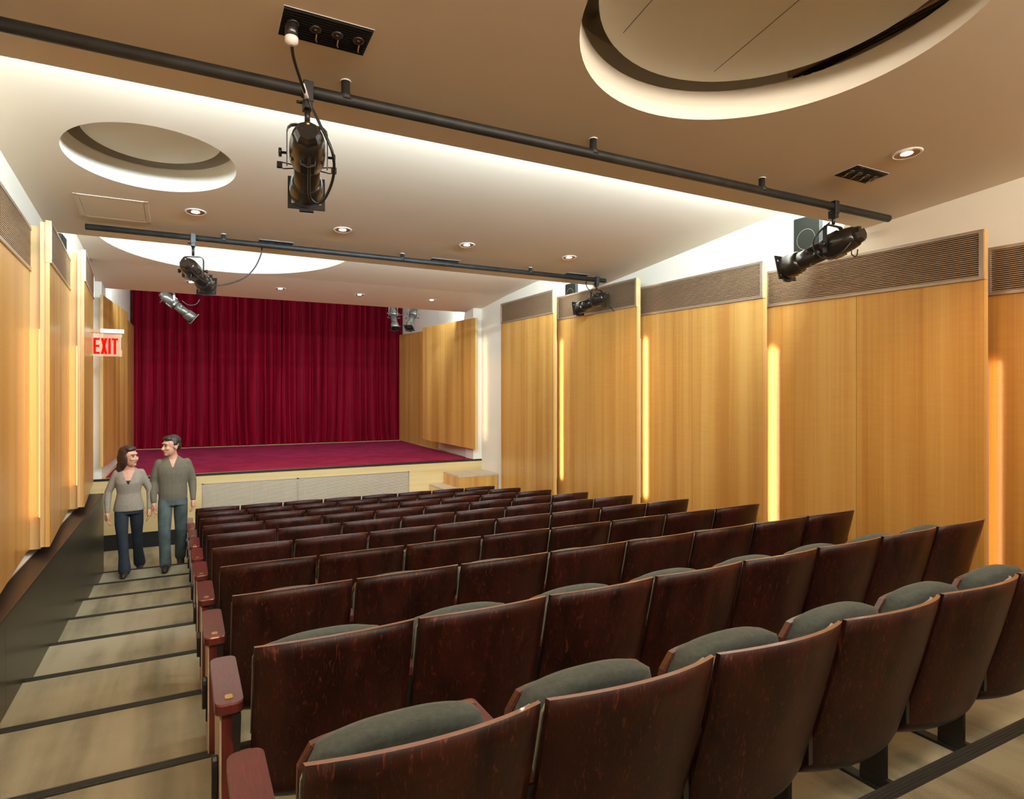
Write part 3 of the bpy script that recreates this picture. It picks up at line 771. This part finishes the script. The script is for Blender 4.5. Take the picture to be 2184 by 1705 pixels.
# ------------------------------------------------------------------ theatre seats
W_ = .55
def shell():
    m = MB(); nx, nz = 14, 14; zb, zt = .205, .8175; Rc = .085
    def P(t, s, off):
        z = zb + (zt - zb) * s
        d = max(0, 1 - (z - zb) / Rc)
        half = .263 - .055 * (1 - math.sqrt(max(0, 1 - d * d)))
        u = 2 * t - 1
        x = .275 + half * u
        y = .172 * (1 - s) ** 1.12 - .066 * (1 - u * u) + .055 * d * d
        z += .018 * (1 - u * u) * s
        ny = Vector((-.27 * u * 1.0, -1, .0)).normalized()
        return (x - ny.x * off * .6, y - ny.y * off, z)
    ts = [i / nx for i in range(nx + 1)]; ss = [0, .012, .03, .06, .10, .14] + [.14 + .86 * k / 9 for k in range(1, 10)]
    rear = [[m.v(P(t, s, 0)) for t in ts] for s in ss]
    frnt = [[m.v(P(t, s, .015)) for t in ts] for s in ss]
    m.mi = 0
    for a, b_ in zip(rear, rear[1:]):
        for i in range(nx): m.f([a[i], a[i + 1], b_[i + 1], b_[i]], True)
    for a, b_ in zip(frnt, frnt[1:]):
        for i in range(nx): m.f([a[i + 1], a[i], b_[i], b_[i + 1]], True)
    m.mi = 1
    for i in range(nx):
        m.f([rear[-1][i], rear[-1][i + 1], frnt[-1][i + 1], frnt[-1][i]]); m.f([rear[0][i + 1], rear[0][i], frnt[0][i], frnt[0][i + 1]])
    for k in range(len(ss) - 1):
        m.mi = 0; m.f([rear[k][0], rear[k + 1][0], frnt[k + 1][0], frnt[k][0]]); m.f([rear[k + 1][nx], rear[k][nx], frnt[k][nx], frnt[k + 1][nx]])
    return m
def back_cushion():
    m = MB(); nx, nz = 14, 10; z0, z1_ = .50, .808
    def base(t, z):
        s = (z - .205) / .6125; u = 2 * t - 1
        return .172 * (1 - s) ** 1.12 - .066 * (1 - u * u)
    def P(t, k, fr):
        z = z0 + (z1_ - z0) * k; u = 2 * t - 1; v = 2 * k - 1
        half = .268 - .02 * max(0, (k - .9) / .1) ** 2
        th = .010 + .034 * (1 - abs(u) ** 8) * (1 - abs(v) ** 8)
        return (.275 + half * u, base(t, z) + .016 + (th if fr else 0), z + .012 * (1 - u * u) * k)
    ts = [i / nx for i in range(nx + 1)]; ks = [0, .03, .1, .25, .45, .65, .8, .9, .96, 1]
    A_ = [[m.v(P(t, k, 0)) for t in ts] for k in ks]; B_ = [[m.v(P(t, k, 1)) for t in ts] for k in ks]
    for a, b_ in zip(A_, A_[1:]):
        for i in range(nx): m.f([a[i], a[i + 1], b_[i + 1], b_[i]], True)
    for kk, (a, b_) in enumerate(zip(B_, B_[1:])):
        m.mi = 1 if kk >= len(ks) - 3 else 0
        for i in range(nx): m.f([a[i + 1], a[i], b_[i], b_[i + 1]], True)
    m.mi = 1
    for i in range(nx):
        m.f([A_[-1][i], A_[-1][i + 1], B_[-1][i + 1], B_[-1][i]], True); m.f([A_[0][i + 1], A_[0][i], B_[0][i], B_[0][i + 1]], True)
    for k in range(len(ks) - 1):
        m.f([A_[k][0], A_[k + 1][0], B_[k + 1][0], B_[k][0]], True); m.f([A_[k + 1][nx], A_[k][nx], B_[k][nx], B_[k + 1][nx]], True)
    return m
def seat_outline(ins=0, n=18, top=.757, drop=.040):
    o = [(.07 + ins, .40 + ins), (.48 - ins, .40 + ins), (.497 - ins, .52)]
    for k in range(n + 1):
        u = 1 - 2 * k / n
        o.append((.275 + (.225 - ins) * u, top - ins - drop * abs(u) ** 2.6 - .05 * max(0, (abs(u) - .86) / .14) ** 2))
    o.append((.053 + ins, .52))
    return o
def lean(z): return .255 + (.44 - z) * .25
def seat_cushion():
    m = MB(); lay = [(.030, 0.0), (.010, .006), (.0, .022), (.0, .062), (.004, .085), (.012, .090)]
    rings = []
    for ins, yy in lay: rings.append([(x, lean(z) + yy - .012, z) for x, z in seat_outline(ins)])
    m.loft(rings); return m
def seat_pan():
    m = MB(); rings = []
    for ins, yy in ((-.006, .070), (-.011, .074), (-.011, .094), (-.004, .099)): rings.append([(x, lean(z) + yy - .010, z) for x, z in seat_outline(ins, 18, .727, .022)])
    m.loft(rings, smooth=False); return m
def standard(x):
    m = MB(); m.box(x - .010, .20, .0, x + .010, .30, .57); m.box(x - .010, .12, .30, x + .010, .22, .56)
    m.box(x - .024, .06, 0, x + .024, .44, .012); m.box(x - .012, .07, .012, x + .012, .30, .05)
    m.hexa([(x - .0125, .18, .24), (x + .0125, .18, .24), (x + .0125, .30, .24), (x - .0125, .30, .24)], [(x - .0125, .068, .583), (x + .0125, .068, .583), (x + .0125, .19, .583), (x - .0125, .19, .583)]); return m
def bolt(x, y):
    return MB().lathe([(.011, .012), (.010, .020), (.004, .023)], 8, c=(x, y, 0))
def armrest(x0, x1, y0=.07, y1=.47):
    return MB().prism(rrect(x0, y0, x1, y1, min(.028, (x1 - x0) * .35), 5), .585, .622, .005)

def make_seat(kind):
    t = thing('theatre_seat', '', 'theatre seat')
    obj('back_shell', shell(), ['seatwood', 'seatedge'], t)
    obj('back_cushion', back_cushion(), ['fabric', 'litfabric'], t)
    obj('seat_cushion', seat_cushion(), 'fabric', t)
    obj('seat_pan', seat_pan(), 'panwood', t)
    def leg(x):
        o = obj('standard', standard(x), 'black', t)
        obj('floor_bolt', bolt(x, .085), 'chrome', o); obj('floor_bolt', bolt(x, .41), 'chrome', o)
    if kind == 'aisle':
        leg(-.035)
        ar = obj('armrest', armrest(-.100, -.012, .075, .49), 'armwood', t)
        obj('number_plate', MB().prism([(-.056 + .0115 * math.cos(a) * (1 + .25 * abs(math.sin(2 * a))), .130 + .0165 * math.sin(a) * (1 + .25 * abs(math.sin(2 * a)))) for a in [2 * math.pi * k / 20 for k in range(20)]], .6222, .6238), 'brass', ar)
        m = MB(); m.prism([(y, z) for y, z in rrect(.10, .03, .47, .585, .03, 4, (1, 1, 0, 0))], 0, .034)
        m.bm.verts.ensure_lookup_table()
        for v in m.bm.verts: y, z, x = v.co; v.co = Vector((-.078 + x, y, z))
        ep = obj('end_panel', m, 'armwood', t)
        obj('outer_face', MB().box(-.084, .105, .035, -.0785, .465, .582), 'tan', ep)
        m = MB(); m.prism([(.20 + .028 * math.cos(a), .33 + .075 * math.sin(a)) for a in [2 * math.pi * k / 20 for k in range(20)]], 0, .020, .004)
        for v in m.bm.verts: y, z, x = v.co; v.co = Vector((-.105 + x, y, z))
        al = obj('aisle_light', m, 'black', t)
        obj('light_bracket', MB().box(-.090, .190, .20, -.0845, .21, .28), 'black', al)
    else:
        leg(0); obj('armrest', armrest(-.026, .026), 'armwood', t)
    if kind == 'wall':
        leg(W_); obj('armrest', armrest(W_ - .026, W_ + .026), 'armwood', t)
    return t
protos = {k: make_seat(k) for k in ('aisle', 'mid', 'wall')}
used = set()
ordn = ['aisle seat', 'second from the aisle', 'third from the aisle', 'fourth from the aisle', 'fifth from the aisle', 'sixth from the aisle', 'seventh from the aisle', 'wall-side end seat']
rown = ['in the row nearest the camera', 'in the second row from the camera', 'in the third row from the camera', 'in the fourth row from the camera', 'in the fifth row from the camera',
        'in the sixth row from the camera', 'in the fourth row from the stage', 'in the third row from the stage', 'in the second row from the stage', 'in the front row by the stage']
for r in range(10):
    y = 1.246 + .8796 * r; x0 = .2058 - .00769 * y
    for c in range(6 if r == 0 else 8):
        k = 'aisle' if c == 0 else ('wall' if c == 7 else 'mid')
        s_ = protos[k] if k not in used else copy_tree(protos[k]); used.add(k)
        s_.location = (x0 + W_ * c, y, n_z(r + 1)); s_['group'] = 'folded theatre seats in rows'
        s_['label'] = 'dark plywood theatre seat, ' + ordn[c] + ' ' + rown[r]

# ------------------------------------------------------------------ people
def remesh(name, parts, vox, mat, parent=None, smooth=4):
    """one continuous skin grown over overlapping volumes"""
    m = MB()
    for p in parts: p(m)
    me = m.mesh(name); o = bpy.data.objects.new(name, me); C.objects.link(o)
    rm = o.modifiers.new('skin', 'REMESH'); rm.mode = 'VOXEL'; rm.voxel_size = vox
    if smooth: sm = o.modifiers.new('smooth', 'SMOOTH'); sm.iterations = smooth; sm.factor = .5
    bpy.context.view_layer.update()
    ev = o.evaluated_get(bpy.context.evaluated_depsgraph_get())
    me2 = bpy.data.meshes.new_from_object(ev); o.modifiers.clear(); o.data = me2; bpy.data.meshes.remove(me); me2.name = name
    for p in me2.polygons: p.use_smooth = True
    me2.materials.clear(); me2.materials.append(M[mat])
    if parent: o.parent = parent
    return o
def limb(pts, rad, n=12):
    def f_(m):
        P_ = [Vector(p) for p in pts]
        m.tube(P_, rad, n)
        for p, r_ in zip(P_, rad): m.ball(p, r_ * .99, 12, 8)
    return f_
def ell(c, r, rot=None):
    def f_(m):
        T0 = m.T.copy(); m.T = Matrix.Translation(c) @ (rot.to_matrix().to_4x4() if rot else Matrix.Identity(4)); m.ball((0, 0, 0), r, 18, 12); m.T = T0
    return f_
def ovals(levels, n=20):
    """torso: stacked ovals (x, y, z, half width, half depth)"""
    def f_(m): m.loft([[(x + a * math.cos(2 * math.pi * k / n), y + b_ * math.sin(2 * math.pi * k / n), z) for k in range(n)] for x, y, z, a, b_ in levels])
    return f_

def hand(w, side, fwd):
    """palm, four unequal curled fingers and a thumb, hanging from the wrist w; fwd: thumb direction"""
    w = Vector(w); out = []
    d = Vector((0, fwd * .12, -1)).normalized(); f_ = Vector((0, fwd, .1)).normalized(); s = Vector((side, 0, 0))
    out.append(limb([w, w + d * .035, w + d * .085], [.022, .030, .029]))
    for i, (o_, l) in enumerate(((.030, .068), (.011, .076), (-.009, .071), (-.027, .056))):
        b_ = w + d * .085 + f_ * o_
        k1 = b_ + d * l * .5 - s * .006; k2 = b_ + d * l * .85 - s * .022 ; k3 = b_ + d * l - s * .038
        out.append(limb([b_, k1, k2, k3], [.0095, .009, .008, .007], 8))
    tb = w + d * .03 + f_ * .022
    out.append(limb([tb, tb + f_ * .022 + d * .025 - s * .006, tb + f_ * .028 + d * .055 - s * .014], [.012, .010, .008], 8))
    return out
def head(c, yaw, roll, k=1.0):
    rt = Euler((R(roll[0]), R(roll[1]), R(yaw))); Mx = rt.to_matrix()
    def at(x, y, z): return Vector(c) + Mx @ Vector((x, y, z)) * k
    parts = [ell(at(0, .012, .035), (.076 * k, .094 * k, .088 * k), rt), ell(at(0, -.022, -.035), (.058 * k, .068 * k, .080 * k), rt), ell(at(0, -.062, -.088), (.026 * k, .024 * k, .022 * k), rt),
             limb([at(0, -.082, .012), at(0, -.098, -.012), at(0, -.106, -.026)], [.010 * k, .012 * k, .014 * k], 8), ell(at(.014, -.092, -.028), (.009 * k,) * 3, rt), ell(at(-.014, -.092, -.028), (.009 * k,) * 3, rt),
             ell(at(.034, -.068, -.018), (.024 * k, .022 * k, .022 * k), rt), ell(at(-.034, -.068, -.018), (.024 * k, .022 * k, .022 * k), rt), ell(at(0, -.078, .038), (.050 * k, .016 * k, .014 * k), rt),
             ell(at(.077, .012, -.008), (.010 * k, .020 * k, .030 * k), rt), ell(at(-.077, .012, -.008), (.010 * k, .020 * k, .030 * k), rt), ell(at(0, -.084, -.056), (.022 * k, .010 * k, .010 * k), rt)]
    return parts, at, rt
def face(root_body, at, rt, k=1.0):
    for s_ in (-1, 1):
        m = MB(); ell(at(.031 * s_, -.083, .012), (.011 * k, .008 * k, .007 * k), rt)(m); obj('eye', m, 'eye', root_body)
        m = MB(); limb([at(.014 * s_, -.094, .033), at(.030 * s_, -.093, .038), at(.048 * s_, -.078, .033)], [.003 * k, .004 * k, .003 * k], 6)(m); obj('eyebrow', m, 'hairm', root_body)
    m = MB(); limb([at(-.022, -.083, -.055), at(-.008, -.0935, -.053), at(.008, -.0935, -.053), at(.022, -.083, -.055)], [.003 * k, .0048 * k, .0048 * k, .003 * k], 8)(m); obj('lips', m, 'lips', root_body)

def person(loc, lab, P, k):
    t = thing('person', lab, 'person', loc)
    hp, at, rt = head(P['head'], P['yaw'], P['roll'], P.get('hk', 1))
    body = list(hp)
    nk = P['neck']
    body.append(limb([nk, (Vector(nk) + Vector(P['head'])) / 2 + Vector((0, .015, -.02)), Vector(P['head']) + Vector((0, .015, -.03))], [P['nr'] * 1.12, P['nr'], P['nr']]))
    body.append(ovals([(x, y, z, a * .93, b_ * .9) for x, y, z, a, b_ in P['torso']]))
    for key in ('armR', 'armL'):
        body.append(limb(P[key], [r_ * .9 for r_ in P['ar']]))
        sd = -1 if key == 'armR' else 1
        body += hand(P[key][-1], sd, P['thumb'])
    for key in ('legR', 'legL'): body.append(limb(P[key], [r_ * .88 for r_ in P['lr']]))
    for key in ('footR', 'footL'): body.append(limb(P[key], [r_ * .8 for r_ in P['fr']]))
    b_ = remesh('body', body, .007, 'skin', t, 3)
    face(b_, at, rt, P.get('hk', 1))
    # sweater: torso plus sleeves to the wrists
    sw = [ovals(P['torso'])]
    for key in ('armR', 'armL'):
        a = [Vector(p) for p in P[key]]; a[-1] = a[-2] + (a[-1] - a[-2]) * .97
        sw.append(limb(a, [r_ * 1.12 for r_ in P['ar']]))
    so = remesh('sweater', sw, .010, P['swm'], t, 5)
    # V neck opening cut down the chest
    cut = MB(); v0, v1, dp = P['vneck']
    cut.hexa([(v0[0] - .008, v0[1], v0[2]), (v0[0] + .008, v0[1], v0[2]), (v0[0] + .008, v1, v0[2]), (v0[0] - .008, v1, v0[2])],
             [(v0[0] - dp, v0[1], P['vtop']), (v0[0] + dp, v0[1], P['vtop']), (v0[0] + dp, v1, P['vtop']), (v0[0] - dp, v1, P['vtop'])])
    cme = cut.mesh('cut'); cobj = bpy.data.objects.new('cut', cme); C.objects.link(cobj); cobj.parent = t
    bo = so.modifiers.new('vneck', 'BOOLEAN'); bo.operation = 'DIFFERENCE'; bo.object = cobj; bo.solver = 'EXACT'
    bpy.context.view_layer.update()
    ev = so.evaluated_get(bpy.context.evaluated_depsgraph_get()); nm_ = bpy.data.meshes.new_from_object(ev); so.modifiers.clear(); so.data = nm_; nm_.name = 'sweater'
    bpy.data.objects.remove(cobj); bpy.data.meshes.remove(cme)
    jn = [ovals(P['hips'])]
    for key in ('legR', 'legL'): jn.append(limb(P[key], P['lr']))
    remesh('jeans', jn, .010, P['jm'], t, 5)
    for key in ('footR', 'footL'):
        m = MB(); f_ = [Vector(p) for p in P[key]]
        remesh('shoe', [limb(f_, P['fr'])], .008, 'shoe', t, 3)
    return t, at, rt

# man: faces the camera, head turned to the woman on his right
manP = dict(head=(-.02, -.05, 1.568), yaw=-58, roll=(4, 3), hk=1.1, neck=(0, .005, 1.40), nr=.058,
    torso=[(0, .01, .86, .165, .110), (0, 0, .95, .168, .112), (0, -.005, 1.08, .165, .108), (0, -.005, 1.22, .190, .118), (0, 0, 1.30, .195, .112), (0, .005, 1.36, .165, .090), (0, .01, 1.405, .105, .070), (0, .01, 1.435, .07, .058)],
    hips=[(0, .01, .80, .165, .112), (0, .01, .88, .168, .115), (0, .01, .955, .160, .108)],
    armR=[(-.155, .01, 1.345), (-.192, .02, 1.22), (-.215, .03, 1.10), (-.222, -.03, .98), (-.212, -.08, .865)],
    armL=[(.155, .01, 1.345), (.195, .03, 1.22), (.222, .05, 1.10), (.230, .03, .98), (.232, -.02, .86)], ar=[.052, .053, .047, .040, .031], thumb=-1,
    legR=[(-.085, 0, .86), (-.092, -.05, .66), (-.095, -.10, .47), (-.088, -.13, .26), (-.080, -.165, .075)],
    legL=[(.085, .01, .86), (.088, .06, .66), (.090, .10, .47), (.085, .22, .26), (.085, .335, .06)], lr=[.086, .082, .072, .068, .070],
    footR=[(-.08, -.145, .045), (-.082, -.23, .045), (-.088, -.32, .030)], footL=[(.085, .345, .045), (.088, .29, -.02), (.090, .22, -.055)], fr=[.048, .046, .036],
    swm='sweaterm', jm='jeansm', vneck=((0, -.30, 1.30), -.02, .075), vtop=1.50)
t, at, rt = person((-.115, 9.2, n_z(9)), 'walking man with short dark hair in a grey-green sweater and blue jeans', manP, 1)
q = 1.1
remesh('hair', [ell(at(0, .026, .060), (.079 * q, .092 * q, .074 * q), rt), ell(at(0, .066, .005), (.068 * q, .050 * q, .066 * q), rt), ell(at(0, -.040, .092), (.062 * q, .046 * q, .034 * q), rt), ell(at(.072, .012, .032), (.012 * q, .026 * q, .034 * q), rt), ell(at(-.072, .012, .032), (.012 * q, .026 * q, .034 * q), rt)], .007, 'hairm', t, 3)
# woman: dark hair, head turned to the man on her left
womP = dict(head=(.005, -.045, 1.455), yaw=52, roll=(2, -6), hk=1.06, neck=(-.01, .0, 1.305), nr=.047,
    torso=[(0, .01, .78, .172, .125), (0, 0, .86, .160, .114), (0, -.005, 1.00, .130, .092), (0, -.012, 1.13, .148, .115), (0, 0, 1.21, .158, .100), (0, .005, 1.265, .135, .080), (0, .01, 1.305, .085, .058), (0, .01, 1.33, .055, .048)],
    hips=[(0, .015, .74, .160, .112), (0, .015, .80, .155, .108), (0, .01, .875, .138, .098)],
    armR=[(-.128, .01, 1.25), (-.172, .02, 1.14), (-.220, .03, 1.02), (-.225, -.02, .90), (-.222, -.06, .785)],
    armL=[(.128, .01, 1.25), (.172, .02, 1.14), (.225, .04, 1.02), (.228, .02, .90), (.222, -.02, .79)], ar=[.043, .043, .038, .034, .028], thumb=-1,
    legR=[(-.078, 0, .80), (-.075, -.05, .62), (-.062, -.09, .43), (-.045, -.13, .24), (-.035, -.165, .075)],
    legL=[(.078, .01, .80), (.082, .06, .62), (.080, .12, .43), (.085, .25, .22), (.095, .38, .03)], lr=[.080, .076, .060, .058, .072],
    footR=[(-.035, -.15, .040), (-.036, -.23, .040), (-.040, -.31, .028)], footL=[(.095, .385, .02), (.098, .33, -.04), (.10, .27, -.06)], fr=[.040, .040, .030],
    swm='sweaterf', jm='jeansf', vneck=((0, -.30, 1.12), -.02, .095), vtop=1.36)
t, at, rt = person((-.600, 9.15, n_z(9)), 'walking woman with long brown hair in a pale grey V-neck sweater and dark jeans', womP, 1)
q = 1.08
remesh('hair', [ell(at(0, .030, .052), (.084 * q, .095 * q, .084 * q), rt), ell(at(0, -.030, .094), (.062 * q, .05 * q, .034 * q), rt), ell(at(0, .075, -.02), (.080 * q, .058 * q, .11), rt), ell(at(-.015, .085, -.13), (.076, .055, .11), rt), ell(at(-.066, .025, -.02), (.026, .062, .115), rt), ell(at(.070, .035, .0), (.024, .052, .09), rt)], .008, 'hairf', t, 3)
m = MB(); ovals([(0, -.012, 1.10, .085, .103), (0, -.010, 1.155, .085, .106), (0, -.006, 1.165, .080, .103)])(m); obj('undershirt', m, 'top', t)
